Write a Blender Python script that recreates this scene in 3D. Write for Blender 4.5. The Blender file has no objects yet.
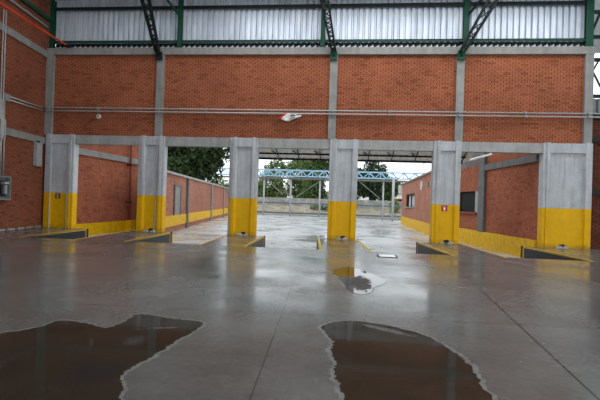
import bpy, math, random
import numpy as np
from mathutils import Vector
random.seed(7)
C = bpy.context.scene
COL = C.collection

# ------------------------------------------------------------ camera, sky, exposure
YAW, PITCH, ROLL, EYE = math.radians(5.4272), math.radians(0.301), math.radians(1.8264), 1.55
_f = Vector((-math.sin(YAW)*math.cos(PITCH), math.cos(YAW)*math.cos(PITCH), math.sin(PITCH)))
_r = Vector((math.cos(YAW), math.sin(YAW), 0)); _u = _r.cross(_f)
_R = _r*math.cos(ROLL) + _u*math.sin(ROLL); _U = _u*math.cos(ROLL) - _r*math.sin(ROLL)
cam_data = bpy.data.cameras.new('camera'); cam = bpy.data.objects.new('camera', cam_data); COL.objects.link(cam)
from mathutils import Matrix
cam.matrix_world = Matrix(((_R.x, _U.x, -_f.x, 0), (_R.y, _U.y, -_f.y, 0), (_R.z, _U.z, -_f.z, EYE), (0, 0, 0, 1)))
cam_data.sensor_width = 36; cam_data.lens = 420/600*36; cam_data.clip_end = 500
C.camera = cam

world = bpy.data.worlds.new('overcast_sky'); C.world = world; world.use_nodes = True
bg = world.node_tree.nodes['Background']
bg.inputs[0].default_value = (0.90, 0.96, 1.0, 1); bg.inputs[1].default_value = 1.5
C.view_settings.view_transform = 'Standard'; C.view_settings.look = 'None'
C.view_settings.exposure = 0.25; C.view_settings.gamma = 1.0; C.view_settings.use_curve_mapping = False

def area(name, loc, size, power, rot=(0, 0, 0), col=(0.95, 0.98, 1)):
    l = bpy.data.lights.new(name, 'AREA'); l.shape = 'RECTANGLE'; l.size, l.size_y = size; l.energy = power; l.color = col
    o = bpy.data.objects.new(name, l); o.location = loc; o.rotation_euler = rot; COL.objects.link(o); return o
# daylight coming through the roof's translucent strips
area('skylight_daylight', (2.5, 15.4, 10.55), (16, 2.2), 420)
area('skylight_daylight', (3.0, 6.0, 10.55), (16, 2.6), 420)

# ------------------------------------------------------------ mesh helpers
class MB:
    def __init__(s): s.v = []; s.f = []
    def add(s, vs, fs):
        n = len(s.v); s.v += [tuple(v) for v in vs]; s.f += [tuple(i+n for i in f) for f in fs]; return s
    def box(s, a, b):
        (x0, y0, z0), (x1, y1, z1) = a, b
        return s.add([(x0,y0,z0),(x1,y0,z0),(x1,y1,z0),(x0,y1,z0),(x0,y0,z1),(x1,y0,z1),(x1,y1,z1),(x0,y1,z1)],
                     [(0,3,2,1),(4,5,6,7),(0,1,5,4),(1,2,6,5),(2,3,7,6),(3,0,4,7)])
    def bevbox(s, a, b, e):
        # box with chamfered vertical edges and top
        (x0,y0,z0),(x1,y1,z1) = a, b
        ring = [(x0+e,y0),(x1-e,y0),(x1,y0+e),(x1,y1-e),(x1-e,y1),(x0+e,y1),(x0,y1-e),(x0,y0+e)]
        return s.prism([(x, y, z0) for x, y in ring], (0, 0, z1-z0))
    def prism(s, poly, d):
        n = len(poly); d = Vector(d); P = [Vector(p) for p in poly]
        nrm = Vector((0,0,0))
        for i in range(n): nrm += P[i].cross(P[(i+1) % n])
        if nrm.dot(d) > 0: P = P[::-1]
        vs = P + [p+d for p in P]
        fs = [tuple(range(n)), tuple(range(2*n-1, n-1, -1))] + [(i, n+i, n+(i+1) % n, (i+1) % n) for i in range(n)]
        return s.add(vs, fs)
    def bar(s, a, b, w, h, up=(0, 0, 1)):
        a, b = Vector(a), Vector(b); d = (b-a).normalized(); up = Vector(up)
        if abs(d.dot(up)) > .99: up = Vector((0, 1, 0))
        x = d.cross(up).normalized(); y = x.cross(d)
        q = [x*(-w/2)+y*(-h/2), x*(w/2)+y*(-h/2), x*(w/2)+y*(h/2), x*(-w/2)+y*(h/2)]
        return s.prism([a+k for k in q], b-a)
    def tube(s, pts, r, n=10):
        pts = [Vector(p) for p in pts]; m = len(pts); vs = []
        ref = Vector((0.123, 0.31, 0.94))
        for i, p in enumerate(pts):
            t = (pts[min(i+1, m-1)]-pts[max(i-1, 0)]).normalized()
            x = t.cross(ref)
            if x.length < .1: x = t.cross(Vector((1, 0, 0)))
            x.normalize(); y = t.cross(x); rr = r[i] if isinstance(r, (list, tuple)) else r
            vs += [p+(x*math.cos(2*math.pi*k/n)+y*math.sin(2*math.pi*k/n))*rr for k in range(n)]
        fs = [(i*n+k, i*n+(k+1) % n, (i+1)*n+(k+1) % n, (i+1)*n+k) for i in range(m-1) for k in range(n)]
        fs += [tuple(range(n-1, -1, -1)), tuple((m-1)*n+k for k in range(n))]
        return s.add(vs, fs)
    def disc(s, c, nrm, r, t, n=24):
        c, nrm = Vector(c), Vector(nrm).normalized()
        return s.tube([c, c+nrm*t*.7, c+nrm*t], [r, r, r*.8], n)
    def build(s, name, mat, parent=None, origin=None, smooth=False):
        if parent is not None: org = parent_world(parent)
        elif origin is not None: org = Vector(origin)
        else: org = Vector((0, 0, 0))
        me = bpy.data.meshes.new(name); me.from_pydata([tuple(Vector(v)-org) for v in s.v], [], s.f); me.update()
        if smooth: me.polygons.foreach_set('use_smooth', [True]*len(me.polygons))
        me.materials.append(mat)
        o = bpy.data.objects.new(name, me); COL.objects.link(o)
        if parent is not None: o.parent = parent
        else: o.location = org
        return o
def parent_world(o):
    p = Vector(o.location)
    while o.parent: o = o.parent; p += o.location
    return p
def thing(name, label, cat, loc, group=None):
    o = bpy.data.objects.new(name, None); COL.objects.link(o); o.location = loc; o.empty_display_size = .1
    return tag(o, label, cat, group)
def tag(o, label, cat, group=None, kind=None):
    o['label'] = label; o['category'] = cat
    if group: o['group'] = group
    if kind: o['kind'] = kind
    return o
def struct(name, mb, mat, label=None):
    o = mb.build(name, mat); o['kind'] = 'structure'
    if label: o['label'] = label
    return o

# ------------------------------------------------------------ materials
class NT:
    def __init__(s, name, rough=.7, metal=0.):
        s.m = bpy.data.materials.new(name); s.m.use_nodes = True; s.t = s.m.node_tree
        s.b = s.t.nodes['Principled BSDF']; s.b.inputs['Roughness'].default_value = rough; s.b.inputs['Metallic'].default_value = metal
        if rough > .38: s.b.inputs['Specular IOR Level'].default_value = .22
        s.pos = s.t.nodes.new('ShaderNodeNewGeometry').outputs['Position']
    def put(s, sock, v):
        if isinstance(v, bpy.types.NodeSocket): s.t.links.new(v, sock)
        elif isinstance(v, tuple) and len(v) == 3 and sock.type == 'RGBA': sock.default_value = v+(1,)
        else: sock.default_value = v
    def math(s, op, a, b=0., c=0., clamp=False):
        n = s.t.nodes.new('ShaderNodeMath'); n.operation = op; n.use_clamp = clamp
        for i, v in enumerate((a, b, c)): s.put(n.inputs[i], v)
        return n.outputs[0]
    def xyz(s, v=None):
        n = s.t.nodes.new('ShaderNodeSeparateXYZ'); s.put(n.inputs[0], v or s.pos); return n.outputs
    def comb(s, x, y, z=0.):
        n = s.t.nodes.new('ShaderNodeCombineXYZ')
        for i, v in enumerate((x, y, z)): s.put(n.inputs[i], v)
        return n.outputs[0]
    def noise(s, scale, detail=4, vec=None, rough=.6):
        n = s.t.nodes.new('ShaderNodeTexNoise'); n.inputs['Scale'].default_value = scale; n.inputs['Detail'].default_value = detail
        n.inputs['Roughness'].default_value = rough; s.put(n.inputs['Vector'], vec or s.pos); return n.outputs[0]
    def stretch(s, v):
        n = s.t.nodes.new('ShaderNodeVectorMath'); n.operation = 'MULTIPLY'; s.put(n.inputs[0], s.pos); n.inputs[1].default_value = v; return n.outputs[0]
    def ramp(s, fac, stops):
        n = s.t.nodes.new('ShaderNodeValToRGB'); e = n.color_ramp.elements
        while len(e) < len(stops): e.new(.5)
        for k, (p, c) in zip(e, stops): k.position = p; k.color = (c+(1,)) if isinstance(c, tuple) else (c, c, c, 1)
        s.put(n.inputs[0], fac); return n.outputs[0]
    def mix(s, fac, a, b, mode='MIX'):
        n = s.t.nodes.new('ShaderNodeMix'); n.data_type = 'RGBA'; n.blend_type = mode
        s.put(n.inputs[0], fac); s.put(n.inputs[6], a); s.put(n.inputs[7], b); return n.outputs[2]
    def color(s, v): s.put(s.b.inputs['Base Color'], v); return s
    def rough(s, v): s.put(s.b.inputs['Roughness'], v); return s
    def bump(s, h, strength=.3, dist=.02):
        n = s.t.nodes.new('ShaderNodeBump'); n.inputs['Strength'].default_value = strength; n.inputs['Distance'].default_value = dist
        s.put(n.inputs['Height'], h); s.t.links.new(n.outputs[0], s.b.inputs['Normal']); return s
def plain(name, col, rough=.6, metal=0., var=.18, scale=6.):
    m = NT(name, rough, metal); lo = tuple(c*(1-var) for c in col); hi = tuple(min(1, c*(1+var)) for c in col)
    m.color(m.ramp(m.noise(scale), [(.3, lo), (.7, hi)])); return m.m
def brick(name, axis, c_lo, c_mid, c_hi, mortar, joint, bw=.28, bh=.105, stain=.75):
    m = NT(name, .85); m.b.inputs['Specular IOR Level'].default_value = .1; x, y, z = m.xyz()
    a = x if axis == 'x' else y
    v = m.math('DIVIDE', z, bh); row = m.math('FLOOR', v); fv = m.math('FRACT', v)
    u = m.math('ADD', m.math('DIVIDE', a, bw), m.math('MULTIPLY', m.math('FLOORED_MODULO', row, 2.), .5))
    colm = m.math('FLOOR', u); fu = m.math('FRACT', u)
    w = m.t.nodes.new('ShaderNodeTexWhiteNoise'); w.noise_dimensions = '2D'; m.put(w.inputs['Vector'], m.comb(colm, row))
    c = m.ramp(w.outputs['Value'], [(0, c_lo), (.14, c_mid), (1, c_hi)])
    mh = m.math('LESS_THAN', fv, .15); mv = m.math('LESS_THAN', fu, .09)
    c = m.mix(mh, c, mortar); c = m.mix(mv, c, joint)
    st = m.ramp(m.noise(.55, 6), [(.3, stain), (.65, 1.06)])
    c = m.mix(1., c, st, 'MULTIPLY'); m.color(c)
    m.bump(m.math('SUBTRACT', 1., m.math('MAXIMUM', mh, mv)), .35, .01)
    return m.m
def concrete(name, col, rough=.8, var=.2, streak=True):
    m = NT(name, rough); lo = tuple(c*(1-var) for c in col); hi = tuple(c*(1+var) for c in col)
    c = m.ramp(m.noise(1.6, 8, rough=.7), [(.3, lo), (.7, hi)])
    if streak: c = m.mix(.7, c, m.ramp(m.noise(1., 6, m.stretch((5, 5, .5))), [(.3, .78), (.6, 1.05)]), 'MULTIPLY')
    m.color(c); m.bump(m.noise(22, 4), .15, .01); return m.m
def painted(name, split):
    m = NT(name, .55); z = m.xyz()[2]
    wn = m.math('ADD', z, m.math('MULTIPLY', m.math('SUBTRACT', m.noise(3), .5), .03))
    up = m.math('GREATER_THAN', wn, split)
    wh = m.ramp(m.noise(2.2, 8, rough=.7), [(.3, (.40, .41, .43)), (.7, (.54, .55, .57))])
    wh = m.mix(.8, wh, m.ramp(m.noise(1.2, 6, m.stretch((6, 6, .5))), [(.3, .74), (.58, 1.05)]), 'MULTIPLY')
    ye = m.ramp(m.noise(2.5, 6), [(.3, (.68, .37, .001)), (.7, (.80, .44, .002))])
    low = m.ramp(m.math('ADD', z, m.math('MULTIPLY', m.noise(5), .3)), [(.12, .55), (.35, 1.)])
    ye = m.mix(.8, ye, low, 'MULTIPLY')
    spots = m.ramp(m.noise(26, 3), [(.66, 1.), (.75, .45)])
    m.color(m.mix(1., m.mix(up, ye, wh), spots, 'MULTIPLY')); return m.m

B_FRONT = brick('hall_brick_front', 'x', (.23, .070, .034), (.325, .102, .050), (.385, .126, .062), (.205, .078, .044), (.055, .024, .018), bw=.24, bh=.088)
B_LEFT_SHADED = brick('hall_brick_side_shaded', 'y', (.17, .055, .03), (.25, .08, .043), (.30, .10, .055), (.16, .066, .042), (.05, .024, .018), bw=.24, bh=.088)  # front brick darkened throughout; the side wall's shade is put into its colour
B_OUT_Y = brick('yard_brick_side', 'y', (.30, .12, .08), (.40, .165, .11), (.46, .20, .135), (.33, .20, .15), (.20, .11, .085))
B_OUT_X = brick('yard_brick_end', 'x', (.30, .12, .08), (.40, .165, .11), (.46, .20, .135), (.33, .20, .15), (.20, .11, .085))
B_ANNEX = brick('annex_brick', 'y', (.27, .085, .05), (.36, .11, .06), (.43, .145, .08), (.22, .095, .06), (.10, .045, .03), bw=.24)
CONC = concrete('grey_concrete', (.27, .265, .25))
CONC_L = concrete('pale_concrete', (.36, .36, .35))
CONC_D = concrete('dark_concrete', (.16, .16, .155))
PAINT = painted('pillar_paint', 1.64)
YELLOW = plain('yellow_paint', (.70, .40, .002), .5, scale=4)
YELLOW_W = plain('worn_yellow_line', (.58, .36, .03), .6, var=.3, scale=14)
BLACK = plain('black_rubber', (.018, .02, .024), .5, scale=9)
SLATE = plain('slate_ramp_side', (.022, .027, .032), .45, scale=8)
GREEN = plain('green_steel_paint', (.009, .062, .036), .45, scale=3)
DARKST = plain('dark_steel', (.018, .022, .021), .5, .3)
GALV = plain('galvanised_pipe', (.42, .42, .41), .4, .5, scale=12)
WHITE = plain('white_enamel', (.75, .75, .73), .4)
GREYBOX = plain('grey_box_paint', (.30, .31, .31), .45)
STEELBOX = plain('grey_cabinet_paint', (.20, .215, .225), .45)
RED = plain('red_pipe_paint', (.60, .05, .015), .4)
RUST = plain('rust_red_pipe', (.20, .05, .03), .6)
SIGNRED = plain('sign_red', (.45, .01, .015), .4, var=.08)
CHALK = plain('broken_concrete', (.45, .42, .36), .9, var=.3, scale=30)
BLUE = plain('pale_blue_steel', (.34, .56, .72), .45)
BROWNST = plain('brown_steel', (.20, .17, .15), .6)
PALEST = plain('pale_grey_steel', (.42, .44, .46), .5)
RAIL = plain('blue_grey_rail', (.13, .16, .19), .5)
GLASSDK = plain('dark_window_void', (.006, .008, .007), .7)
CURT = plain('white_curtain', (.62, .64, .66), .8, var=.1, scale=3)
BARK = plain('tree_bark', (.06, .05, .04), .9, var=.4)

def floor_mat():
    m = NT('wet_floor_concrete', .3); m.b.inputs['Specular IOR Level'].default_value = .38; x, y, z = m.xyz()
    c = m.ramp(m.noise(.55, 8, rough=.65), [(.3, (.078, .080, .075)), (.7, (.172, .174, .166))])
    c = m.mix(.6, c, m.ramp(m.noise(14, 5), [(.35, .8), (.7, 1.15)]), 'MULTIPLY')
    def line(x0, y0, x1, y1, w):
        L = math.hypot(x1-x0, y1-y0); a, b = (y1-y0)/L, -(x1-x0)/L
        d = m.math('ADD', m.math('MULTIPLY', x, a), m.math('ADD', m.math('MULTIPLY', y, b), -(a*x0+b*y0)))
        return m.math('LESS_THAN', m.math('ABSOLUTE', d), w)
    j = m.math('MAXIMUM', line(3.28, 13.22, 2.18, 3.71, .012), m.math('MULTIPLY', line(-1.05, 13.2, -.65, 3.24, .008), .6))
    j = m.math('MAXIMUM', j, m.math('MULTIPLY', line(.85, 5.85, 3.39, 5.95, .012), .5))
    j = m.math('MAXIMUM', j, m.math('MULTIPLY', line(-3, 13.2, 3, 13.3, .03), .6))
    m.color(m.mix(j, c, (.02, .02, .02)))
    damp = m.noise(.5, 6, rough=.6)
    r = m.ramp(damp, [(.36, .08), (.52, .19), (.7, .32)])
    m.rough(m.math('ADD', r, m.math('MULTIPLY', m.noise(9, 4), .08)))
    m.bump(m.noise(2.6, 6), .05, .02); return m.m
FLOOR = floor_mat()
def yard_mat():
    m = NT('wet_yard_concrete', .4)
    c = m.ramp(m.noise(.35, 8, rough=.65), [(.32, (.26, .26, .255)), (.5, (.44, .445, .445)), (.75, (.54, .545, .545))])
    m.color(c); m.rough(m.ramp(m.noise(.45, 6), [(.36, .08), (.5, .3), (.7, .5)])); m.bump(m.noise(2.5, 6), .08, .03); return m.m
YARD = yard_mat()
def puddle_mat(name, col, r0, r1, patches=(), st=(9, 9, 9), hard=(.35, 1.0)):
    # patches: shallow grit or silt lying in the water, (x, y, length, width, angle, roughness, colour)
    m = NT(name, .03); m.b.inputs['IOR'].default_value = 1.33; m.b.inputs['Specular IOR Level'].default_value = .5
    x, y, z = m.xyz()
    c = m.ramp(m.noise(1.2, 6), [(.35, col), (.7, tuple(k*1.6 for k in col))])
    r = m.ramp(m.noise(1.1, 7, rough=.7), [(.54, r0), (.68, r1)])
    for (px, py, a, b, ang, pr, pc) in patches:
        dx = m.math('SUBTRACT', x, px); dy = m.math('SUBTRACT', y, py); ca, sa = math.cos(ang), math.sin(ang)
        u = m.math('DIVIDE', m.math('ADD', m.math('MULTIPLY', dx, ca), m.math('MULTIPLY', dy, sa)), a)
        v = m.math('DIVIDE', m.math('SUBTRACT', m.math('MULTIPLY', dy, ca), m.math('MULTIPLY', dx, sa)), b)
        d = m.math('SQRT', m.math('ADD', m.math('MULTIPLY', u, u), m.math('MULTIPLY', v, v)))
        k = m.math('MULTIPLY', m.math('SUBTRACT', 1.15, d, clamp=True), m.math('MULTIPLY', m.noise(1., 4, m.stretch(st)), 2.6))
        k = m.ramp(k, [(hard[0], 0.), (hard[1], 1.)])
        c = m.mix(k, c, pc); r = m.mix(k, r, (pr, pr, pr))
    if name == 'still_water': m.b.inputs['Specular IOR Level'].default_value = .2; m.bump(m.noise(7, 3), .02, .02)
    m.color(c); m.rough(r); return m.m
PUDDLE = puddle_mat('still_water', (.026, .0225, .0165), .05, .2, [(.62, 5.30, .50, .10, -.55, .30, (.075, .075, .075)), (-2.1, 3.5, .40, .40, 0, .22, (.022, .021, .021)), (-2.0, 4.85, .30, .05, .3, .3, (.09, .085, .08)), (-2.15, 4.35, .15, .22, .2, .3, (.05, .046, .042))])
CLEAR = puddle_mat('clear_water', (.03, .028, .025), .01, .012, [(.46, 8.35, .34, 1.25, 0, .5, (.035, .03, .026))], (22, 5, 1), (.62, .78))
def siding_mat():
    m = NT('galvanised_siding', .42, .35)
    c = m.ramp(m.noise(1.3, 6, m.stretch((3, 3, .4))), [(.3, (.42, .46, .52)), (.65, (.68, .73, .80))]); m.color(c); return m.m
SIDING = siding_mat()
def stone_mat():
    m = NT('rubble_stone', .9); v = m.t.nodes.new('ShaderNodeTexVoronoi'); v.inputs['Scale'].default_value = 1.4; m.put(v.inputs['Vector'], m.pos)
    c = m.ramp(m.noise(1.2, 6), [(.3, (.25, .24, .22)), (.7, (.50, .49, .46))])
    m.color(m.mix(.6, c, m.ramp(v.outputs['Color'], [(0, .6), (1, 1.1)]), 'MULTIPLY')); return m.m
STONE = stone_mat()
def dirt_mat():
    m = NT('earth_and_grass', .95)
    m.color(m.ramp(m.noise(.8, 8, rough=.7), [(.35, (.11, .15, .05)), (.45, (.24, .20, .14)), (.7, (.42, .38, .31))])); return m.m
DIRT = dirt_mat()
def leaf_mat(name, lo, hi):
    m = NT(name, .6); m.color(m.ramp(m.noise(1.8, 5), [(.35, lo), (.65, hi)])); return m.m
LEAF_D = leaf_mat('dark_leaves', (.012, .026, .009), (.05, .085, .025))
LEAF_M = leaf_mat('green_leaves', (.035, .07, .02), (.13, .20, .055))
LEAF_G = leaf_mat('mid_green_leaves', (.06, .10, .03), (.19, .26, .08))
LEAF_L = leaf_mat('light_leaves', (.10, .15, .04), (.24, .32, .09))

# ------------------------------------------------------------ the hall: floor, walls, roof
D0, D1 = 13.9, 18.45                     # ramp cuts start / floor ends
RAMPS = [(-11.20, -11.60, -9.20, -9.55), (-7.29, -7.58, -4.72, -5.0), (-3.10, -3.29, -.63, -.92), (1.08, .83, 3.63, 3.35), (5.35, 5.17, 7.85, 7.66)]
ZB = -.49
mb = MB()
mb.prism([(-16, -9, -.75), (20, -9, -.75), (20, D0, -.75), (-16, D0, -.75)], (0, 0, .75))
edges = [(-16, -16)] + [e for (a, b, c, d) in RAMPS for e in ((a, b), (c, d))] + [(20, 20)]
for k in range(0, len(edges), 2):
    (n0, f0), (n1, f1) = edges[k], edges[k+1]
    mb.prism([(n0, D0, -.75), (n1, D0, -.75), (f1, D1, -.75), (f0, D1, -.75)], (0, 0, .75))
struct('floor', mb, FLOOR)

LW0 = Vector((-13.82, 18.34, 0)); LWD = Vector((-.1228, .9924, 0)); LWN = Vector((-.9924, -.1228, 0))   # left wall line; LWN points out of the hall
def lw(s, z, out=0.):                     # s metres along the left wall towards the camera, out > 0 towards the hall
    p = LW0 - LWD*s - LWN*out; return Vector((p.x, p.y, z))
def lwbox(m, s0, s1, z0, z1, o0, o1):
    return m.prism([lw(s0, z0, o0), lw(s1, z0, o0), lw(s1, z0, o1), lw(s0, z0, o1)], (0, 0, z1-z0))
struct('wall_left', lwbox(MB(), -.5, 27, -.1, 10.7, 0, -.25), B_LEFT_SHADED)
mb = MB(); lwbox(mb, .0, 27, 7.9, 8.2, 0, .07); struct('trim_left_upper', mb, CONC)
mb = MB(); lwbox(mb, .0, 27, 3.88, 4.18, 0, .07); struct('trim_left_lower', mb, CONC)

mb = MB()
for a, b in ((-13.62, -8.3), (-8.3, -.44), (-.44, 4.93), (4.93, 10.1)): mb.box((a, 18.46, 4.30), (b, 18.66, 8.1))
struct('wall_front', mb, B_FRONT)
mb = MB()
for a, b, x0, x1 in ((-12.29, -9.19, 0, 0), (-7.97, -4.95, 0, 0), (-3.69, -.51, 0, 0), (.72, 3.9, 0, 0), (5.05, 8.35, 0, 0)): mb.box((a-.03, 18.36, 3.92), (b+.03, 18.68, 4.33))
for a, b in ((-13.72, -12.29), (-9.19, -7.97), (-4.95, -3.69), (-.51, .72), (3.9, 5.05), (8.35, 10.3)): mb.box((a+.02, 18.345, 3.95), (b-.02, 18.68, 4.335))
struct('trim_lintel', mb, CONC_L)
mb = MB(); mb.box((-13.84, 18.32, 8.05), (10.28, 18.68, 8.36)); struct('trim_beam', mb, CONC)
for i, (a, b) in enumerate(((-13.82, -13.47), (-8.47, -8.14), (-.61, -.28), (4.77, 5.09), (9.93, 10.26))):
    struct('trim_%d' % (i+1), MB().box((a, 18.34, 4.335), (b, 18.68, 8.05)), CONC)

# corrugated siding above the brick
def corrugated(m, x0, x1, z0, z1, y, pitch=.25, amp=.085):
    prof = []; x = x0
    while x < x1:
        prof += [(x, y), (x+pitch*.22, y), (x+pitch*.34, y-amp), (x+pitch*.88, y-amp)]; x += pitch
    n = len(prof); vs = [(a, b, z0) for a, b in prof] + [(a, b, z1) for a, b in prof]
    return m.add(vs, [(i, i+1, n+i+1, n+i) for i in range(n-1)])
mb = MB(); corrugated(mb, -13.72, 9.85, 8.60, 10.24, 18.60); corrugated(mb, -13.72, 9.85, 8.30, 8.53, 18.60); corrugated(mb, -13.72, 9.85, 10.27, 10.7, 18.60)
o = struct('wall_siding', mb, SIDING); sm = o.modifiers.new('thick', 'SOLIDIFY'); sm.thickness = .004
mb = MB(); x = -13.5
while x < 9.8:
    mb.box((x, 18.5, 8.47), (x+.19, 18.62, 8.61)); mb.box((x+.18, 18.5, 8.53), (x+.26, 18.62, 8.61)); x += .25
struct('trim_closure_strips', mb, DARKST)

mb = MB()
for a, b in ((-9.2, 4.7), (7.3, 14.2), (16.6, 18.75)): mb.box((-17, a, 10.72), (20, b, 10.8))
for y in range(-8, 18, 2): mb.box((-16, y, 10.58), (20, y+.08, 10.72))
struct('ceiling', mb, DARKST)

# ------------------------------------------------------------ pillars
PILL = [(-13.72, -12.29, 'white over yellow pillar farthest left, touching the shaded brick side wall'),
        (-9.19, -7.97, 'white over yellow pillar second from left, beside the rust red pipe'),
        (-4.95, -3.69, 'white over yellow pillar between the dark tree view and the blue truss view'),
        (-.51, .72, 'white over yellow central pillar under the middle wall column, black hole at its foot'),
        (3.9, 5.05, 'white over yellow pillar with the bright red extinguisher sign, second from right'),
        (8.35, 10.3, 'extra wide white over yellow pillar at the far right end of the facade')]
for i, (x0, x1, lab) in enumerate(PILL):
    t = thing('concrete_pillar', lab, 'pillar', ((x0+x1)/2, 18.48, 0), 'pillars between the dock openings')
    ls, rs = (.30, .24) if i < 5 else (.27, .29)
    m = MB()
    # stepped section: outer rebate, frame strip, recessed face
    zb = -.74
    m.bevbox((x0, 18.31, zb), (x0+ls*.55, 18.68, 4.34), .02); m.bevbox((x0+ls*.5, 18.27, zb), (x0+ls, 18.68, 4.36), .015)
    m.bevbox((x1-rs, 18.27, zb), (x1-rs*.45, 18.68, 4.36), .015); m.bevbox((x1-rs*.5, 18.31, zb), (x1, 18.68, 4.34), .02)
    m.box((x0+ls*.9, 18.30, 3.93), (x1-rs*.9, 18.6, 4.33))
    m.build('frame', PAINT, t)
    p = MB(); xl, xr = x0+ls-.02, x1-rs+.02; zt = 3.95
    p.box((xl, 18.37, zb), (xr, 18.64, zt))
    # splayed sides of the recess
    p.prism([(xl, 18.30, -.0), (xl+.06, 18.372, 0), (xl, 18.372, 0)], (0, 0, zt)); p.prism([(xr, 18.30, 0), (xr, 18.372, 0), (xr-.06, 18.372, 0)], (0, 0, zt))
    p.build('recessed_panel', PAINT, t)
    c = (xl+xr)/2 + (.05 if i != 5 else -.1)
    if i > 0:
        MB().prism([(c-.10, 18.355, .03), (c+.10, 18.355, .03), (c+.10, 18.355, .13), (c+.02, 18.355, .16), (c-.12, 18.355, .12)], (0, .02, 0)).build('drain_hole', BLACK, t)
    if i == 0:
        MB().tube([(-13.38, 18.25, .0), (-13.38, 18.25, 1.4), (-13.36, 18.25, 3.4), (-13.37, 18.25, 4.1)], .022, 8).build('conduit', GALV, t)
        MB().tube([(-12.55, 18.25, .02), (-12.55, 18.25, 3.9)], .02, 8).build('conduit', GREYBOX, t)
    if i == 2: MB().tube([(-4.87, 18.29, .02), (-4.88, 18.29, 1.2), (-4.86, 18.29, 4.2)], .022, 8).build('conduit', GREYBOX, t)
    if i == 1: MB().tube([(-8.28, 18.25, .02), (-8.28, 18.25, 4.2)], .022, 8).build('conduit', GREYBOX, t)
    # rubble broken out around the foot
    if i > 0:
        rnd = random.Random(i)
        for k in range(2):
            bx = c-.17+.3*k+rnd.uniform(-.04, .04); s = rnd.uniform(.08, .12)
            pts = [(bx-s*1.3, 18.22, .0), (bx+s, 18.18, .0), (bx+s*1.2, 18.28, .0), (bx-s, 18.30, .0)]
            q = MB(); top = [(x*.6+bx*.4, y, s*rnd.uniform(.5, .9)) for x, y, z in pts]
            q.add(pts+top, [(3, 2, 1, 0), (4, 5, 6, 7), (0, 1, 5, 4), (1, 2, 6, 5), (2, 3, 7, 6), (3, 0, 4, 7)])
            side = ('left', 'right')[k]
            names = ['', 'second pillar from left', 'third pillar from left', 'central pillar', 'pillar with bright red sign', 'wide right pillar']
            tag(q.build('concrete_chunk', CHALK, None, (bx, 18.24, 0)), 'concrete lump %s of the drain hole under the %s' % (side, names[i]), 'rubble', 'concrete lumps at pillar feet')

# ------------------------------------------------------------ ramps sunk between the pillars
RLAB = ['sunken concrete ramp in the leftmost dock opening', 'sunken concrete ramp in the opening with the dark tree behind', 'sunken wet ramp just left of the central pillar',
        'sunken wet ramp just right of the central pillar', 'sunken concrete ramp in the rightmost opening before the annex wall']
for (a, b, c, d), lab in zip(RAMPS, RLAB):
    t = thing('loading_ramp', lab, 'ramp', ((a+d)/2, D0, 0), 'loading ramps in the dock openings')
    m = MB(); z0 = -.76
    m.add([(a, D0, 0), (c, D0, 0), (d, D1, ZB), (b, D1, ZB), (a, D0, z0), (c, D0, z0), (d, D1, z0), (b, D1, z0)],
          [(0, 1, 2, 3), (7, 6, 5, 4), (0, 4, 5, 1), (1, 5, 6, 2), (2, 6, 7, 3), (3, 7, 4, 0)])
    m.build('slope', FLOOR, t)
    for (n, f, sg) in ((a, b, 1), (c, d, -1)):
        e = .012*sg
        w = MB(); w.prism([(n, D0+.15, -.004), (f, D1, -.004), (f, D1, ZB+.0), ], (e, 0, 0)); w.build('side_wall', SLATE, t)
        s = MB(); tt = lambda k: (n+(f-n)*k, D0+(D1-D0)*k)
        # painted strip along the top of the side wall, then black nosing and far end bars
        (x1, y1), (x2, y2) = tt(.12), tt(.975)
        s.prism([(x1+e, y1, -.012-.07*.12), (x2+e, y2, -.012), (x2+e, y2, -.052), (x1+e, y1+.1, -.035)], (e*.4, 0, 0))
        s.prism([(x2+e, y2, -.05), (x2+e, y2-.12, -.05), (x2+e, y2-.12, ZB+.02), (x2+e, y2, ZB)], (e*.4, 0, 0))
        s.build('yellow_border', YELLOW, t)
        q = MB(); (x3, y3) = tt(1)
        q.box((x3-.03, y3-.09, ZB-.02), (x3+.03+e, y3+.03, .012)); q.build('corner_post', BLACK, t)
        l = MB(); wv = -.09*sg
        l.prism([(n, D0-.05, .001), (f, D1-.05, .001), (f+wv, D1-.05, .001), (n+wv, D0-.05, .001)], (0, 0, .003)); l.build('edge_line', YELLOW_W, t)
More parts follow.
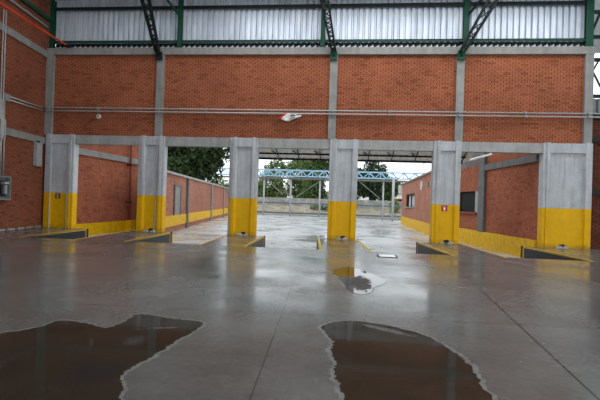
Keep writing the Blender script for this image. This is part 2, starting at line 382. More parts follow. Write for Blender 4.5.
# ------------------------------------------------------------ puddles and drain cover
def jitter_poly(pts, amp, seed, sub=5):
    rnd = random.Random(seed); out = []; n = len(pts)
    for i in range(n):
        p0, p1, p2, p3 = (Vector(pts[(i+k-1) % n]+(0,)) for k in range(4))
        for s in range(sub):
            u = s/sub
            v = .5*((2*p1)+(p2-p0)*u+(2*p0-5*p1+4*p2-p3)*u*u+(3*p1-p0-3*p2+p3)*u**3)
            out.append((v.x+rnd.uniform(-amp, amp), v.y+rnd.uniform(-amp, amp)))
    return out
SILT = plain('dried_silt', (.165, .163, .155), .5, var=.3, scale=7)
def puddle(pts, mat, amp, seed, lab, h=.004, rim=0.):
    P = jitter_poly(pts, amp, seed, 9 if rim else 5); area2 = sum(P[k-1][0]*P[k][1]-P[k][0]*P[k-1][1] for k in range(len(P))); sg = 1 if area2 > 0 else -1; c = np.mean(P, axis=0); n = len(P)
    ins = [(c[0]+(x-c[0])*.985, c[1]+(y-c[1])*.985) for x, y in P]
    m = MB(); m.v = [(x, y, .0005) for x, y in P]+[(x, y, h) for x, y in ins]
    m.f = [tuple(range(n, 2*n))]+[(i, (i+1) % n, n+(i+1) % n, n+i) for i in range(n)]
    if sum(ins[i][0]*ins[(i+1) % n][1]-ins[(i+1) % n][0]*ins[i][1] for i in range(n)) < 0: m.f = [f[::-1] for f in m.f]
    o = m.build('puddle', mat, None, (c[0], c[1], 0))
    if rim:
        # pale silt left where the water has dried back
        rnd = random.Random(seed+50); w = [rnd.uniform(.2, 1) for k in range(n)]
        w = [(w[k-2]+w[k-1]+w[k]+w[(k+1) % n]+w[(k+2) % n])/5*rim for k in range(n)]
        out = []
        for k in range(n):
            a, b = Vector(P[k-2]), Vector(P[(k+2) % n]); d = (b-a).normalized(); nn = Vector((d.y, -d.x))
            out.append(Vector(P[k])+nn*w[k]*sg)
        q = MB(); q.v = [(x, y, .0012) for x, y in ins]+[(v.x, v.y, .0003) for v in out]
        q.f = [(k, (k+1) % n, n+(k+1) % n, n+k) if sg < 0 else (k, n+k, n+(k+1) % n, (k+1) % n) for k in range(n)]
        q.build('silt_rim', SILT, o)
    return tag(o, lab, 'puddle', 'puddles on the hall floor')

# ------------------------------------------------------------ steelwork above
def post(x, lab, z0=8.36, w=.2, z1=10.6):
    t = thing('steel_post', lab, 'post', (x, 18.4, z0), 'green posts in front of the siding')
    m = MB(); m.box((x-w/2, 18.34, z0+.03), (x+w/2, 18.36, z1)); m.box((x-.015, 18.36, z0+.03), (x+.015, 18.46, z1)); m.box((x-w/2, 18.46, z0+.03), (x+w/2, 18.48, z1)); m.build('profile', GREEN, t)
    MB().box((x-w*.7, 18.33, z0), (x+w*.7, 18.5, z0+.03)).build('base_plate', DARKST, t)
post(-13.62, 'dark green steel post in the left corner of the siding', w=.22)
post(-7.46, 'green steel post right of the left lattice strut')
post(-.97, 'green steel post beside the middle lattice strut')
post(5.12, 'green steel post behind the right lattice strut', w=.24)
post(10.06, 'bright green steel post at the right end of the siding', w=.3)
def girt(z0, z1, lab, mat):
    m = MB(); m.box((-13.6, 18.36, z1-.03), (9.95, 18.52, z1)); m.box((-13.6, 18.36, z0), (9.95, 18.385, z1))
    tag(m.build('steel_beam', mat, None, (-1.8, 18.4, z0)), lab, 'beam', 'horizontal steel beams on the siding')
girt(8.60, 8.71, 'green horizontal steel beam along the foot of the siding', GREEN)
girt(10.12, 10.27, 'dark horizontal steel beam along the top of the siding', DARKST)
def strut(b, tp, wb, wt, lab, n, gap):
    t = thing('lattice_strut', lab, 'truss', b, 'lattice struts from the wall columns to the roof')
    b, tp = Vector(b), Vector(tp); ax = Vector((1, 0, 0)); ay = Vector((0, 1, .25)).normalized()
    def cp(k, i, j): w = wb+(wt-wb)*k; return b.lerp(tp, k)+ax*(w/2*i)+ay*(w/2*j*.7)
    for i in (-1, 1):
        for j in (-1, 1):
            MB().bar(cp(0, i, j), cp(1, i, j), .06, .06).build('chord', DARKST, t)
    m = MB()
    for face in ((-1, -1, 1, -1), (1, -1, 1, 1), (1, 1, -1, 1), (-1, 1, -1, -1)):
        for k in range(n):
            a = cp(k/n, face[0], face[1]) if k % 2 == 0 else cp(k/n, face[2], face[3])
            c = cp((k+1)/n, face[2], face[3]) if k % 2 == 0 else cp((k+1)/n, face[0], face[1])
            m.bar(a, c, .036, .036)
    m.build('lacing', DARKST, t)
    q = MB(); x = b.x
    q.box((x-.15, 18.22, 7.78), (x+.15, 18.33, 8.14)); q.prism([(x-.03, 18.33, 7.8), (x-.03, 18.33, 8.3), (x-.03, 18.0, 8.3), (x-.03, 18.1, 8.0)], (.06, 0, 0))
    q.build('bracket', gap, t)
strut((-8.36, 18.1, 8.1), (-8.55, 16.75, 10.6), .16, .36, 'dark lattice strut rising from the left wall column', 14, DARKST)
strut((-.46, 18.1, 8.1), (-1.06, 16.9, 10.6), .16, .36, 'dark dense lattice strut rising from the middle wall column', 16, GREEN)
strut((4.92, 18.1, 8.1), (6.2, 16.9, 10.6), .2, .40, 'dark open lattice strut slanting right from the right wall column', 7, GREEN)
for a, b, lab, mt in (((-7.42, 18.3, 9.75), (-8.1, 17.2, 10.6), 'thin green knee brace at the left siding post', GREEN), ((5.2, 18.3, 9.75), (5.95, 17.6, 10.6), 'dark knee brace leaning right from the right siding post', DARKST)):
    tag(MB().bar(a, b, .08, .08).build('knee_brace', mt, None, a), lab, 'brace')
# beam and brace on the side wall
m = MB(); m.prism([lw(-.0, 9.58, .02), lw(8, 9.58, .02), lw(8, 9.58, .16), lw(0, 9.58, .16)], (0, 0, .16))
tag(m.build('steel_beam', GREEN, None, lw(3, 9.6, .1)), 'green steel beam along the top of the left side wall', 'beam')
m = MB(); m.tube([lw(.2, 9.28, .09), lw(8, 9.28, .09)], .05)
tag(m.build('conduit_pipe', GALV, None, lw(3, 9.28, .09)), 'thin grey pipe under the green beam on the side wall', 'pipe')
t = thing('fire_pipe', 'red pipe slanting across the top left corner', 'pipe', (-12.88, 18.3, 8.42))
MB().tube([(-12.72, 18.27, 8.4), (-12.9, 18.22, 8.52), (-13.15, 16.2, 8.72), (-13.22, 14.6, 8.83), (-13.0, 9, 9.2)], 0.046, 12).build('pipe_run', RED, t, smooth=True)
MB().box((-12.85, 18.2, 8.36), (-12.6, 18.32, 8.46)).build('foot_clamp', DARKST, t)

# ------------------------------------------------------------ conduits, boxes and signs on the walls
for z, y, lab in ((5.575, 18.30, 'upper grey conduit running along the whole front wall'), (5.425, 18.27, 'lower grey conduit running along the whole front wall')):
    t = thing('conduit_pipe', lab, 'pipe', (-1.7, y, z), 'conduits along the front wall')
    MB().tube([(-13.9, y, z), (-13.5, y, z), (10.55, y, z)], .03, 10).build('pipe_run', GALV, t, smooth=True)
    for x in (-13.6, -11.2, -8.3, -6.1, -3.4, -.45, 2.0, 4.93, 7.6, 10.1): MB().box((x-.05, y-.04, z-.045), (x+.05, y+.1 if abs(x+13.6) and x not in (-8.3, -.45, 4.93, 10.1) else 18.35, z+.045)).build('clamp', GREYBOX, t)
for z, lab in ((5.44, 'upper grey conduit bending from the front wall along the side wall'), (5.31, 'lower grey conduit bending from the front wall along the side wall')):
    tag(MB().tube([lw(.35, z+.08, .08), lw(.6, z+.06, .07), lw(2.68, z, .07)], .03, 10).build('conduit_pipe', GALV, None, lw(1, z, .07), True), lab, 'pipe', 'conduits on the side wall')
t = thing('junction_box', 'small grey junction box where the side wall conduits meet', 'box', lw(2.78, 5.36, .05))
MB().prism([lw(2.66, 5.22, 0), lw(2.96, 5.22, 0), lw(2.96, 5.22, .14), lw(2.66, 5.22, .14)], (0, 0, .28)).build('body', GREYBOX, t)
MB().prism([lw(2.68, 5.24, .14), lw(2.94, 5.24, .14), lw(2.94, 5.24, .155), lw(2.68, 5.24, .155)], (0, 0, .24)).build('lid', GALV, t)
for k, (s, zt, lab) in enumerate(((2.83, 8.75, 'vertical grey conduit nearest the corner, above the electrical cabinet'), (2.97, 8.75, 'vertical grey conduit second from the corner, above the electrical cabinet'), (2.74, 5.25, 'short grey conduit dropping from the junction box to the cabinet'), (2.90, 5.25, 'second short grey conduit dropping from the junction box'))):
    dz = -.12 if k < 2 else -.0
    s += .14; off = .10 if k < 2 else .06
    sh = (.10, .10, -.06, -.06)[k]
    tag(MB().tube([lw(s, zt, .07), lw(s, 4.55, .07), lw(s, 4.4, .13), lw(s-.0, 3.8, .13), lw(s+sh*.5, 3.6, .08), lw(s+sh, 3.3, .07), lw(s+sh, 2.2, .07)], .027, 10).build('conduit_pipe', GALV, None, lw(s, 2.2, .07), True), lab, 'pipe', 'vertical conduits on the side wall')
t = thing('electrical_cabinet', 'open grey electrical cabinet on the side wall at the left edge', 'cabinet', lw(2.9, 1.26, .1))
m = MB()
for (s0, s1, z0, z1) in ((2.5, 3.7, 1.26, 1.31), (2.5, 3.7, 2.16, 2.21), (2.5, 2.55, 1.31, 2.16), (3.65, 3.7, 1.31, 2.16)): lwbox(m, s0, s1, z0, z1, .02, .2)
lwbox(m, 2.5, 3.7, 1.26, 2.21, .005, .02); m.build('case', STEELBOX, t)
lwbox(MB(), 2.62, 3.3, 1.4, 2.05, .02, .06).build('back_plate', BLACK, t)
for s in (2.75, 2.98, 3.2): lwbox(MB(), s-.07, s+.07, 1.5, 1.86, .06, .17).build('breaker', GREYBOX if s == 2.75 else BLACK, t)
lwbox(MB(), 2.62, 2.9, 1.9, 1.99, .06, .2).build('switch_handle', GALV, t)
t = thing('wall_lamp', 'tall grey box lamp hanging under the side wall beam near the corner', 'lamp', lw(.6, 2.8, .1))
lwbox(MB(), .36, .80, 2.80, 3.86, .02, .16).build('housing', GREYBOX, t); lwbox(MB(), .40, .76, 2.86, 3.8, .16, .175).build('cover', CONC_L, t)
lwbox(MB(), .5, .66, 3.80, 3.95, .05, .12).build('hanger', DARKST, t)
t = thing('wall_vent', 'small round white vent on the front brick wall at left', 'vent', (-11.23, 18.4, 5.22))
MB().disc((-11.23, 18.46, 5.22), (0, -1, 0), .11, .06).build('rim', WHITE, t); MB().disc((-11.23, 18.40, 5.22), (0, -1, 0), .07, .015).build('grille', CHALK, t)
def ext_sign(x, y, z, lab, k):
    pl = SIGNRED if k else plain('faded_sign_red', (.16, .012, .012), .6)
    t = thing('extinguisher_sign', lab, 'sign', (x, y, z), 'red extinguisher signs on pillars')
    MB().box((x-.12, y-.012, z-.13), (x+.12, y, z+.13)).build('plate', pl, t)
    m = MB(); f = y-.016
    m.prism([(x-.045, f, z-.10), (x+.045, f, z-.10), (x+.045, f, z+.0), (x+.02, f, z+.04), (x-.02, f, z+.04), (x-.045, f, z)], (0, .005, 0))
    m.build('bottle_symbol', WHITE if k else CHALK, t)
    m = MB(); m.prism([(x-.10, f, z+.05), (x-.02, f, z+.07), (x+.08, f, z+.075), (x+.08, f, z+.1), (x-.02, f, z+.1), (x-.10, f, z+.085)], (0, .005, 0))
    m.build('hose_symbol', CHALK, t)
ext_sign(-13.05, 18.368, 1.50, 'faded dark red extinguisher sign on the leftmost pillar', 0)
ext_sign(4.43, 18.368, 1.50, 'bright red extinguisher sign on the pillar second from right', 1)
t = thing('torn_banner', 'crumpled white banner with red corner and dark lettering hanging from the conduits', 'banner', (-2.3, 18.24, 5.3))
g = MB(); NX, NZ = 16, 6; rnd = random.Random(3)
def ban(u, v):
    x0, x1 = -2.80+.26*v, -1.78-.03*(1-v)*2
    zb = 5.17-.10*math.exp(-((u-.42)/.25)**2)+.10*u**3; zt = 5.42-.06*u
    return Vector((x0+(x1-x0)*u, 18.21-.035*math.sin(9*u+3*v)-.02*math.sin(23*u-5*v), zb+(zt-zb)*v))
vs = [ban(i/NX, j/NZ) for j in range(NZ+1) for i in range(NX+1)]
idx = lambda i, j: j*(NX+1)+i
def banpart(name, mat, sel, off):
    m = MB(); m.add([v+Vector((0, off, 0)) for v in vs], [(idx(i, j), idx(i+1, j), idx(i+1, j+1), idx(i, j+1)) for j in range(NZ) for i in range(NX) if sel(i, j)])
    used = sorted({k for f in m.f for k in f}); mp = {k: q for q, k in enumerate(used)}; m.v = [m.v[k] for k in used]; m.f = [tuple(mp[k] for k in f) for f in m.f]
    o = m.build(name, mat, t, smooth=True); s = o.modifiers.new('thick', 'SOLIDIFY'); s.thickness = .004; return o
banpart('sheet', WHITE, lambda i, j: i >= 2, 0); banpart('red_corner', RED, lambda i, j: i < 2, 0)
m = MB()
for a, b in ((.40, .46), (.49, .54), (.57, .66), (.69, .75), (.80, .88)):
    m.add([ban(a, .68)+Vector((0, -.012, 0)), ban(b, .68)+Vector((0, -.012, 0)), ban(b, .92)+Vector((0, -.012, 0)), ban(a, .92)+Vector((0, -.012, 0))], [(0, 1, 2, 3)])
for a, b in ((.50, .56), (.62, .70)):
    m.add([ban(a, .22)+Vector((0, -.012, 0)), ban(b, .30)+Vector((0, -.012, 0)), ban(b, .42)+Vector((0, -.012, 0)), ban(a, .36)+Vector((0, -.012, 0))], [(0, 1, 2, 3)])
o = m.build('lettering', BLACK, t); s = o.modifiers.new('thick', 'SOLIDIFY'); s.thickness = .003
# loose pipe along the foot of the side wall
m = MB()
for s0 in np.arange(.2, 4.6, .62): m.tube([lw(s0, .05, .1), lw(s0+.42, .05, .1)], .05, 8)
tag(m.build('skirting_pipe', GALV, None, lw(1.5, 0, .1)), 'broken grey pipe along the foot of the side wall', 'pipe')

# ------------------------------------------------------------ puddles, drain cover
puddle([(-5.0, 3.6), (-3.7, 4.32), (-3.45, 4.60), (-3.4, 4.88), (-3.05, 4.85), (-2.7, 4.72), (-2.6, 5.0), (-2.6, 5.36), (-2.1, 5.25), (-1.66, 5.14), (-1.66, 4.75), (-1.72, 4.42), (-1.75, 4.1), (-1.80, 3.8), (-1.84, 3.5), (-1.72, 3.3), (-1.6, 2.9), (-1.8, 2.2), (-4.2, 2.2)],
       PUDDLE, .018, 1, 'long dark puddle at lower left of the floor, narrow tip to its right', rim=.055)
puddle([(-.17, 5.30), (.02, 5.56), (.25, 5.62), (.68, 5.48), (1.0, 5.25), (1.16, 5.0), (1.28, 4.64), (1.32, 4.3), (1.30, 3.95), (1.3, 3.5), (1.4, 2.8), (.9, 2.2), (.1, 2.3), (.1, 3.0), (.05, 3.55), (0, 3.85), (.0, 4.15), (-.05, 4.4), (-.03, 4.7), (-.11, 5.0)],
       PUDDLE, .02, 2, 'large dark puddle at lower centre with a ragged left edge', rim=.07)
puddle([(-.15, 9.62), (.04, 10.15), (.32, 10.38), (.62, 9.9), (.85, 9.25), (1.0, 8.75), (.86, 8.25), (.70, 7.95), (.56, 7.4), (.36, 7.28), (.16, 7.7), (.08, 8.4), (-.02, 9.0)],
       CLEAR, .012, 3, 'small puddle in mid floor mirroring white sky and the yellow pillar')
t = thing('drain_cover', 'small rectangular wet metal drain cover right of the small puddle', 'drain cover', (1.46, 12.9, 0))
MB().prism([(1.17, 12.7, 0), (1.22, 12.58, 0), (1.72, 12.58, 0), (1.78, 12.7, 0), (1.78, 13.1, 0), (1.72, 13.22, 0), (1.22, 13.22, 0), (1.17, 13.1, 0)], (0, 0, .012)).build('frame', BLACK, t); MB().prism([(1.24, 12.66, .012), (1.71, 12.66, .012), (1.71, 13.16, .012), (1.24, 13.16, .012)], (0, 0, .004)).build('lid', plain('lid_painted_sky_sheen', (.85, .86, .87), .3), t)  # lid's white base colour paints in the sky reflected off wet metal

# ------------------------------------------------------------ adjacent bay at the far right
struct('wall_adjacent', MB().box((10.3, 19.6, -.1), (20, 19.85, 5.6)), B_LEFT_SHADED if False else brick('adjacent_brick', 'x', (.05, .02, .015), (.11, .035, .022), (.15, .05, .03), (.05, .03, .02), (.02, .012, .01)))
struct('trim_adjacent', MB().box((10.3, 19.45, 2.3), (20, 19.6, 2.5)).box((10.3, 19.45, 4.6), (20, 19.9, 4.8)).box((10.3, 19.4, 5.6), (20, 19.6, 5.85)), DARKST)
mb = MB(); corrugated(mb, 10.3, 20, 5.85, 6.5, 19.6); o = struct('wall_adjacent_siding', mb, STEELBOX); o.modifiers.new('t', 'SOLIDIFY').thickness = .004
struct('wall_adjacent_upper', MB().box((10.5, 22.5, 9.6), (24, 22.6, 14)), STEELBOX)
t = thing('roof_truss', 'dark roof truss of the neighbouring bay at the right edge', 'truss', (12, 19.5, 6.6))
for z in (6.6, 8.2, 9.2, 10.3): MB().bar((10.3, 19.5, z), (20, 19.5, z), .12, .14).build('chord', DARKST, t)
m = MB()
for k in range(9):
    m.bar((10.3+k*1.1, 19.5, 6.6), (11.1+k*1.1, 19.5, 8.2), .06, .06); m.bar((11.4+k*1.1, 19.5, 6.6), (10.6+k*1.1, 19.5, 8.2), .06, .06)
    m.bar((10.3+k*1.1, 19.5, 8.2), (11.1+k*1.1, 19.5, 10.3), .09, .09)
m.build('web', DARKST, t)

# ------------------------------------------------------------ the yard
mb = MB()
xs = [-70, 0, 8.2, 70]; zs = [-.5, -.5, -.62, -.62]
for a in range(3): mb.add([(xs[a], 18.46, zs[a]), (xs[a+1], 18.46, zs[a+1]), (xs[a+1], 63, zs[a+1]), (xs[a], 63, zs[a])], [(0, 1, 2, 3)])
struct('ground_yard', mb, YARD)
mb = MB(); mb.add([(-90, 63, -.55), (90, 63, -.65), (90, 70.5, .85), (-90, 70.5, .85), (90, 170, 1.0), (-90, 170, 1.0)], [(0, 1, 2, 3), (3, 2, 4, 5)])
struct('ground_verge', mb, DIRT)

# red brick building seen in the leftmost opening
A, B = Vector((-12.95, 18.9, 0)), Vector((-12.6, 24.2, 0)); dAB = (B-A).normalized(); nAB = Vector((dAB.y, -dAB.x, 0))
def along(m, P, Q, t0, t1, z0, z1, o0, o1, z2=None):
    d = (Q-P).normalized(); n = Vector((d.y, -d.x, 0)); q = [P+d*t0+n*o0, P+d*t1+n*o0, P+d*t1+n*o1, P+d*t0+n*o1]
    return m.prism([(p.x, p.y, z0) for p in q], (0, 0, z1-z0))
t = thing('brick_building', 'red brick building with concrete band behind the leftmost opening', 'building', A)
along(MB(), A, B, 0, 9.3, -.6, 7.0, 0, -1.2).build('wall', B_ANNEX, t)
along(MB(), A, B, 0, 9.3, 3.56, 3.88, 0, .1).build('concrete_band', CONC, t)
along(MB(), A, B, 0, 5.0, -.6, .12, 0, .1).build('yellow_base', YELLOW, t)
along(MB(), A, B, 4.75, 5.3, -.6, .16, .1, .45).build('base_block', YELLOW, t)
t = thing('down_pipe', 'rust red vertical pipe on the brick building beside the second pillar', 'pipe', A+dAB*5.0)
p0 = A+dAB*5.0+nAB*.2
MB().tube([(p0.x, p0.y, .1), (p0.x, p0.y, 5)], .065, 10).build('pipe_run', RUST, t, smooth=True)
for z in (1.2, 3.4): MB().box((p0.x-.2, p0.y-.09, z), (p0.x+.09, p0.y+.09, z+.07)).build('clamp', DARKST, t)
# long low wall running away on the left
A2, B2 = Vector((-10.14, 24.8, 0)), Vector((-14.6, 54.0, 0)); L2 = (B2-A2).length
t = thing('boundary_wall', 'long low brick wall with pale coping under the dark tree', 'wall', A2)
along(MB(), A2, B2, -2.6, L2, -.7, 2.98, 0, -.25).build('brickwork', B_OUT_Y, t)
along(MB(), A2, B2, -2.6, L2, 2.98, 3.12, .12, -.6).build('coping', CONC_L, t)
along(MB(), A2, B2, -2.6, L2, -.16, .5, 0, .06).build('yellow_base', YELLOW, t)
MB().box((-12.4, 27.7, -.7), (-10.75, 27.95, 2.98)).build('return_wall', B_OUT_X, t)
for s, mt in ((3.7, CONC_D), (14.6, CONC), (24, CONC)): along(MB(), A2, B2, s, s+.4, -.65 if s > 4 else -.6, 2.98, 0, .14).build('column', mt, t)
q = thing('steel_shutter', 'grey boarded opening at the near end of the long low wall', 'shutter', A2+(B2-A2).normalized()*.9)
along(MB(), A2, B2, .15, 1.75, .5, 2.3, 0, .05).build('panel', CONC, q)
for s0, s1, z0, z1 in ((.1, 1.8, 2.3, 2.4), (.08, .2, .5, 2.35), (1.7, 1.85, .5, 2.35)): along(MB(), A2, B2, s0, s1, z0, z1, .0, .09).build('frame', CONC_D, q)

# canopy outside the front wall
t = thing('canopy', 'grey corrugated canopy outside the middle and right openings', 'canopy', (1.5, 21, 4.5))
X0, X1 = -4.5, 6.0
def cz(y): return 4.9-(y-18.75)*.4
prof = []; x = X0
while x < X1: prof += [(x, 0), (x+.11, 0), (x+.15, .018), (x+.26, .018)]; x += .30
n = len(prof); m = MB(); m.add([(a, 18.66, cz(18.66)+b) for a, b in prof]+[(a, 21.5, cz(21.5)+b) for a, b in prof], [(i, i+1, n+i+1, n+i) for i in range(n-1)])
o = m.build('sheeting', plain('canopy_sheet', (.85, .84, .82), .7, .0), t); o.modifiers.new('t', 'SOLIDIFY').thickness = .004
for y, h in ((21.02, .06), (21.52, .085)): MB().box((X0, y-.04, cz(y)-h), (X1, y+.04, cz(y)+.02)).build('purlin', DARKST, t)
for x in (-4.3, -3.2, -2.15, -1.05, .1, 1.35, 2.5, 3.65, 4.8, 5.9):
    m = MB(); m.bar((x, 18.66, cz(18.66)-.06), (x, 21.48, cz(21.48)-.06), .035, .05); m.bar((x-.28, 20.7, cz(20.7)-.02), (x, 21.0, cz(21.0)-.08), .035, .035); m.build('rafter', DARKST, t)

# annex wall at the right
P, Q = Vector((8.37, 18.72, 0)), Vector((7.5, 28.6, 0)); LQ = (Q-P).length
def annex(m, y0, y1, z0, z1, o0, o1):      # o positive = towards the opening (left)
    d = (Q-P).normalized(); n = Vector((-d.y, d.x, 0)); t0 = (y0-18.72)/d.y; t1 = (y1-18.72)/d.y
    q = [P+d*t0+n*o0, P+d*t1+n*o0, P+d*t1+n*o1, P+d*t0+n*o1]; return m.prism([(p.x, p.y, z0) for p in q], (0, 0, z1-z0))
t = thing('brick_annex', 'brick annex with concrete frame and black window behind the rightmost opening', 'building', (8, 23, -.6))
m = MB(); annex(m, 18.72, 24.9, -.7, 6.0, 0, -.3); annex(m, 24.9, 28.6, -.7, 1.3, 0, -.3); annex(m, 24.9, 25.15, 1.3, 2.52, 0, -.3); annex(m, 27.9, 28.6, 1.3, 2.52, 0, -.3); annex(m, 24.9, 28.6, 2.52, 3.98, 0, -.3); m.build('wall', B_ANNEX, t)
annex(MB(), 18.75, 23.8, 3.60, 3.92, 0, .12).build('concrete_beam', CONC_D, t)
annex(MB(), 23.75, 24.5, .25, 5.2, 0, .14).build('concrete_column', CONC_D, t)
annex(MB(), 18.72, 28.6, -.7, .25, 0, .10).build('yellow_base', YELLOW, t)
annex(MB(), 24.9, 28.6, 3.98, 5.2, .0, -.3).build('cladding', CONC_D, t)
w = annex(MB(), 25.15, 27.9, 1.3, 2.52, -.16, -.2).build('window_void', GLASSDK, t)
m = MB(); annex(m, 24.75, 25.15, 1.25, 2.5, .02, -.05); m.build('window_jamb', CONC_L, t)
annex(MB(), 24.9, 28.4, 1.17, 1.30, .12, -.1).build('window_sill', RUST, t)
tag(MB().tube([(7.25, 26.9, 4.30), (7.62, 22.0, 4.30)], .06).build('vent_pipe', WHITE, None, (7.4, 24, 4.32)), 'white pipe slanting above the black annex window', 'pipe')

# office block further back on the right
O1, O2 = Vector((7.40, 51.3, 0)), Vector((6.55, 30.6, 0)); LO = (O2-O1).length
def off(m, s0, s1, z0, z1, o0, o1):
    d = (O2-O1).normalized(); n = Vector((d.y, -d.x, 0)); q = [O1+d*s0+n*o0, O1+d*s1+n*o0, O1+d*s1+n*o1, O1+d*s0+n*o1]; return m.prism([(p.x, p.y, z0) for p in q], (0, 0, z1-z0))
t = thing('office_building', 'small flat-roofed brick office with curtained window and yellow base', 'building', O1)
m = MB(); wa, wb = 4.2, 11.2
off(m, 0, wa, -.8, 4.0, 0, -5); off(m, wb, LO, -.8, 4.0, 0, -5); off(m, wa, wb, -.8, 1.45, 0, -5); off(m, wa, wb, 2.75, 4.0, 0, -5); off(m, wa, wb, 1.45, 2.75, -.8, -5); m.build('wall', B_OUT_Y, t)
off(MB(), -.05, LO, -.8, .28, 0, .06).build('yellow_base', YELLOW, t)
off(MB(), -.3, LO, 4.0, 4.12, .15, -5.2).build('roof_slab', CONC, t)
w = off(MB(), wa, wb, 1.33, 1.45, .12, -.3).build('window_sill', CONC, t)
m = MB()
for a, b in ((wa, wa+.25), (wb-.25, wb), ((wa+wb)/2-.1, (wa+wb)/2+.1)): off(m, a, b, 1.45, 2.75, -.1, -.2)
off(m, wa, wb, 2.62, 2.75, -.1, -.2); f = m.build('window_frame', DARKST, t)
m = MB(); k = wa+.25
while k < wb-.4: off(m, k, k+.25, 1.46, 2.6, -.3-.06*(int(k*4) % 2), -.36-.06*(int(k*4) % 2)); k += .25
m.build('curtain', CURT, f)
off(MB(), 15.4, 15.8, 2.9, 3.6, .0, .1).build('meter_box', WHITE, t); 
tag(off(MB(), 18.4, 18.9, 3.05, 3.45, 0, .06).build('wall_sign', plain('sign_green', (.03, .25, .12), .4), None, O1+(O2-O1)*.9), 'small green sign on the office wall near the pillar', 'sign')
tag(MB().box((7.05, 51.6, 3.0), (7.5, 52.0, 4.0)).build('lamp_box', WHITE, None, (7.2, 51.8, 3.0)), 'white box at the far corner of the office roof', 'box')

# blue lattice bridge with its posts and braces
t = thing('truss_bridge', 'pale blue lattice bridge spanning the yard above the fence', 'truss', (0, 60, 5))
for z in (5.25, 6.1):
    for y in (59.7, 60.5): MB().bar((-32, y, z), (16, y, z), .10, .14).build('chord', BLUE, t)
k = 0; x = -32.
while x < 15:
    for y in (59.7, 60.5):
        MB().bar((x, y, 5.25), (x+.8, y, 6.1), .10, .10).bar((x+.8, y, 6.1), (x+1.6, y, 5.25), .10, .10).bar((x+.8, y, 5.25), (x+.8, y, 6.1), .07, .07).build('web_member', BLUE, t) if (x > -17 or y < 60) else None
    x += 1.6
MB().box((-32, 59.8, 4.82), (16, 60.4, 5.05)).build('walkway', BROWNST, t)
for x, lab in ((-11.0, 'grey bridge post near the left end of the middle view'), (-7.1, 'grey bridge post in the middle of the tree view'), (-2.9, 'grey bridge post just left of the central pillar'), (6.05, 'grey bridge post left of the office'), (7.05, 'pale thick bridge post beside the office corner')):
    y = 60.1 if x != 7.05 else 57.; r = .12 if x != 7.05 else .17
    m = MB().tube([(x, y, -.62), (x, y, 5.2)], r, 10); tag(m.build('bridge_post', PALEST, None, (x, y, -.6), True), lab, 'post', 'posts under the blue bridge')
for a, b, lab in (((-10.9, 60, 4.9), (-8.2, 60, 2.6), 'thin diagonal brace right of the left bridge post'), ((-11.1, 60, 4.9), (-13.5, 60, 2.8), 'thin diagonal brace left of the left bridge post'), ((-3, 60, 4.6), (-6.1, 60, 2.4), 'thin diagonal brace left of the bridge post by the central pillar'), ((2.3, 60, 4.9), (-.5, 60, 2.6), 'thin diagonal brace right of the central pillar, leaning left'), ((2.5, 60, 4.9), (5.6, 60, 2.4), 'thin diagonal brace in front of the dark conifer')):
    tag(MB().bar(a, b, .05, .05).build('diagonal_brace', PALEST, None, a), lab, 'brace', 'braces under the blue bridge')
t = thing('rail_fence', 'blue-grey rail fence across the back of the yard', 'fence', (0, 61, -.5))
for z, r in ((-.08, .12), (1.35, .10)): MB().bar((-34, 61, z), (18, 61, z+.02), .16, r*2).build('rail', RAIL, t)
m = MB(); x = -34
for x in np.arange(-34, 18, 2.4): MB().bar((x, 61, -.62), (x, 61, 1.4), .07, .07).build('post', PALEST, t)
struct('trim_yard_kerb', MB().box((-60, 62.6, -.7), (60, 63, -.36)), CONC_L)
tag(MB().box((-60, 71.8, -.2), (40, 72.3, 2.25)).build('stone_wall', STONE, None, (0, 72, 0)), 'long pale rubble stone wall behind the rail fence', 'wall')
t = thing('pale_building', 'pale building far behind the trees', 'building', (-6, 118, 1))
MB().box((-45, 118, .5), (32, 126, 4.6)).build('wall', WHITE, t); MB().box((-46, 117.5, 4.6), (33, 127, 4.9)).build('roof', PALEST, t)
for k in range(14): MB().box((-42+k*5, 117.9, 2), (-40+k*5, 118, 3.6)).build('window', DARKST, t)
# red car parked beyond the stone wall
t = thing('car', 'small red car beyond the stone wall, only its roof showing', 'car', (10.6, 79, .3))
MB().prism([(8.9, 78.2, .7), (12.6, 78.2, .7), (12.6, 78.2, 1.6), (11.9, 78.2, 1.9), (11.5, 78.2, 2.75), (9.9, 78.2, 2.8), (9.2, 78.2, 1.9), (8.9, 78.2, 1.7)], (0, 1.7, 0)).build('body', RED, t)
MB().prism([(9.5, 78.15, 2.0), (11.6, 78.15, 2.0), (11.3, 78.15, 2.6), (10.0, 78.15, 2.62)], (0, 1.8, 0)).build('side_window', GLASSDK, t)
for x in (9.6, 11.9):
    for y in (78.1, 79.8): MB().tube([(x, y, .65), (x, y+.2, .65)], .35, 14).build('wheel', BLACK, t)
t = thing('radio_mast', 'thin pale lattice mast behind the office roof', 'mast', (17, 90, 1))
m = MB()
for dx, dy in ((-.35, 0), (.35, 0), (0, .6)): m.bar((17.3+dx, 90+dy, 0), (17.3+dx*.4, 90+dy*.4, 14), .07, .07)
for k in range(14): m.bar((17.3-.33, 90, k), (17.3+.33, 90, k+1), .05, .05)
m.build('lattice', PALEST, t)

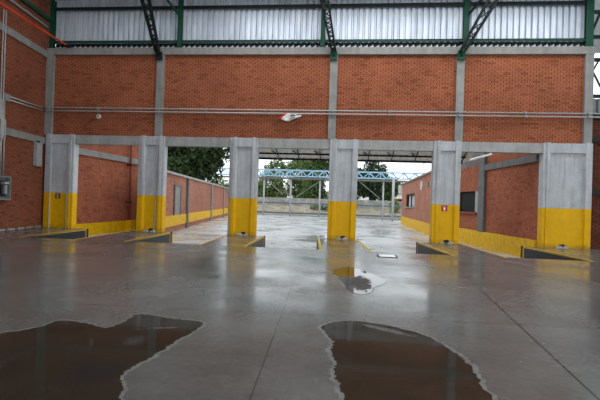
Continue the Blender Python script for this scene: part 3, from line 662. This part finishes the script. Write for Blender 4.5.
# ------------------------------------------------------------ trees
def tree(x, y, z0, trunk_h, blobs, n, leaf, mat, lab, seed, tr=.25):
    t = thing('tree', lab, 'tree', (x, y, z0), 'trees beyond the yard')
    rs = np.random.RandomState(seed); vs = []; fs = []
    tot = sum(b[3]*b[4]*b[3] for b in blobs)
    for (bx, by, bz, r, rz) in blobs:
        k = int(n*r*r*rz/tot)
        d = rs.normal(size=(k, 3)); d /= np.linalg.norm(d, axis=1)[:, None]
        lump = 1+.22*np.sin(5*d[:, 0]+seed)*np.sin(4*d[:, 2]+2*d[:, 1]+bx)
        rad = (rs.uniform(.25, 1, k)**.5*lump)[:, None]
        c = np.array([bx, by, bz])+d*rad*np.array([r, r, rz])
        a = rs.normal(size=(k, 3)); a /= np.linalg.norm(a, axis=1)[:, None]
        b = np.cross(a, rs.normal(size=(k, 3))); b /= np.linalg.norm(b, axis=1)[:, None]
        s = leaf*rs.uniform(.6, 1.4, (k, 1))
        base = len(vs)
        q = np.stack([c-a*s, c+b*s*.5, c+a*s, c-b*s*.5], 1).reshape(-1, 3)
        vs += q.tolist(); fs += [(base+4*i, base+4*i+1, base+4*i+2, base+4*i+3) for i in range(k)]
    m = MB(); m.v = vs; m.f = fs; m.build('foliage', mat, t)
    w = MB(); w.tube([(x, y, z0), (x+.1, y, z0+trunk_h*.5), (x-.05, y, z0+trunk_h)], [tr, tr*.8, tr*.55], 8)
    for (bx, by, bz, r, rz) in blobs: w.tube([(x, y, z0+trunk_h*.7), ((x+bx)/2, (y+by)/2, (z0+trunk_h+bz)/2), (bx, by, bz+rz*.4)], [tr*.5, tr*.35, tr*.1], 6)
    w.build('trunk', BARK, t)
tree(-17.5, 44, -.4, 5, [(-17.5, 44, 7.2, 5.2, 4.2), (-21.5, 46, 6.4, 4, 3.6), (-14.2, 43, 7.0, 3.0, 2.6), (-16.2, 42, 4.6, 3.2, 2.0), (-19.5, 43, 4.2, 3, 1.8)], 24000, .22, LEAF_D, 'large dark tree leaning over the long low brick wall', 1, .4)
tree(-14.2, 84, .3, 4, [(-14.2, 84, 5.0, 3.2, 3.2), (-13.2, 85, 8.0, 2.4, 2.4), (-16.4, 84, 3.6, 2.4, 2), (-12.6, 84, 3.4, 2.2, 1.4)], 6000, .24, LEAF_G, 'pale green tree behind the left end of the blue bridge view', 2)
tree(-8.6, 92, .3, 4, [(-8.8, 92, 8.2, 3.6, 3.4), (-9.8, 92, 4.6, 2.6, 2.4), (-7.2, 92, 10.8, 3, 2.4), (-8.0, 92, 4.0, 2.6, 2.0)], 7600, .24, LEAF_G, 'tall loose green tree in the middle of the tree view', 3)
tree(-4.6, 80, .3, 4, [(-4.8, 80, 7.6, 3.0, 3.4), (-5.2, 79, 4.0, 2.4, 2.6), (-3.0, 80, 9.6, 2.6, 2.0), (-4.2, 80, 3.0, 2.2, 1.5)], 8000, .24, LEAF_M, 'dense green tree just left of the central pillar', 4, .35)
tree(5.4, 74, .3, 5, [(5.2, 74, 5.0, 3.4, 2.6), (4.0, 74, 6.2, 2.4, 1.8), (6.0, 74, 7.4, 2.2, 1.6), (5.0, 74, 9.0, 1.1, 1.5), (7.4, 74, 5.2, 2.0, 1.6), (3.4, 74, 4.2, 1.6, 1.2)], 6600, .24, LEAF_D, 'dark bushy tree with pointed top right of the central pillar', 5, .35)
tree(9.8, 84, .3, 4, [(9.6, 84, 5.0, 2.6, 2.0), (8.6, 84, 3.6, 1.8, 1.4)], 3500, .25, LEAF_M, 'smaller green tree behind the office corner', 6)
tree(1.2, 70, .1, 1.5, [(1.4, 70, 2.6, .9, 1.6)], 500, .16, LEAF_L, 'light green shrub at the right edge of the central pillar', 7, .08)
tree(8.6, 68, .0, 1, [(8.7, 68, 1.4, .9, 1.2)], 500, .16, LEAF_L, 'light green bush in front of the stone wall by the office', 8, .08)
tree(-2.9, 68.5, .0, .5, [(-3.6, 68.5, .6, 1.3, .7), (-1.8, 68.5, .5, 1.2, .6)], 600, .16, LEAF_M, 'low green bushes on the bank left of the central pillar', 9, .05)
tree(-18.6, 62, -.3, 2.5, [(-18.6, 62, 3.4, 2.0, 1.7), (-17.2, 62, 2.6, 1.4, 1.2)], 1500, .2, LEAF_L, 'light green small tree showing above the far end of the long low wall', 10, .12)
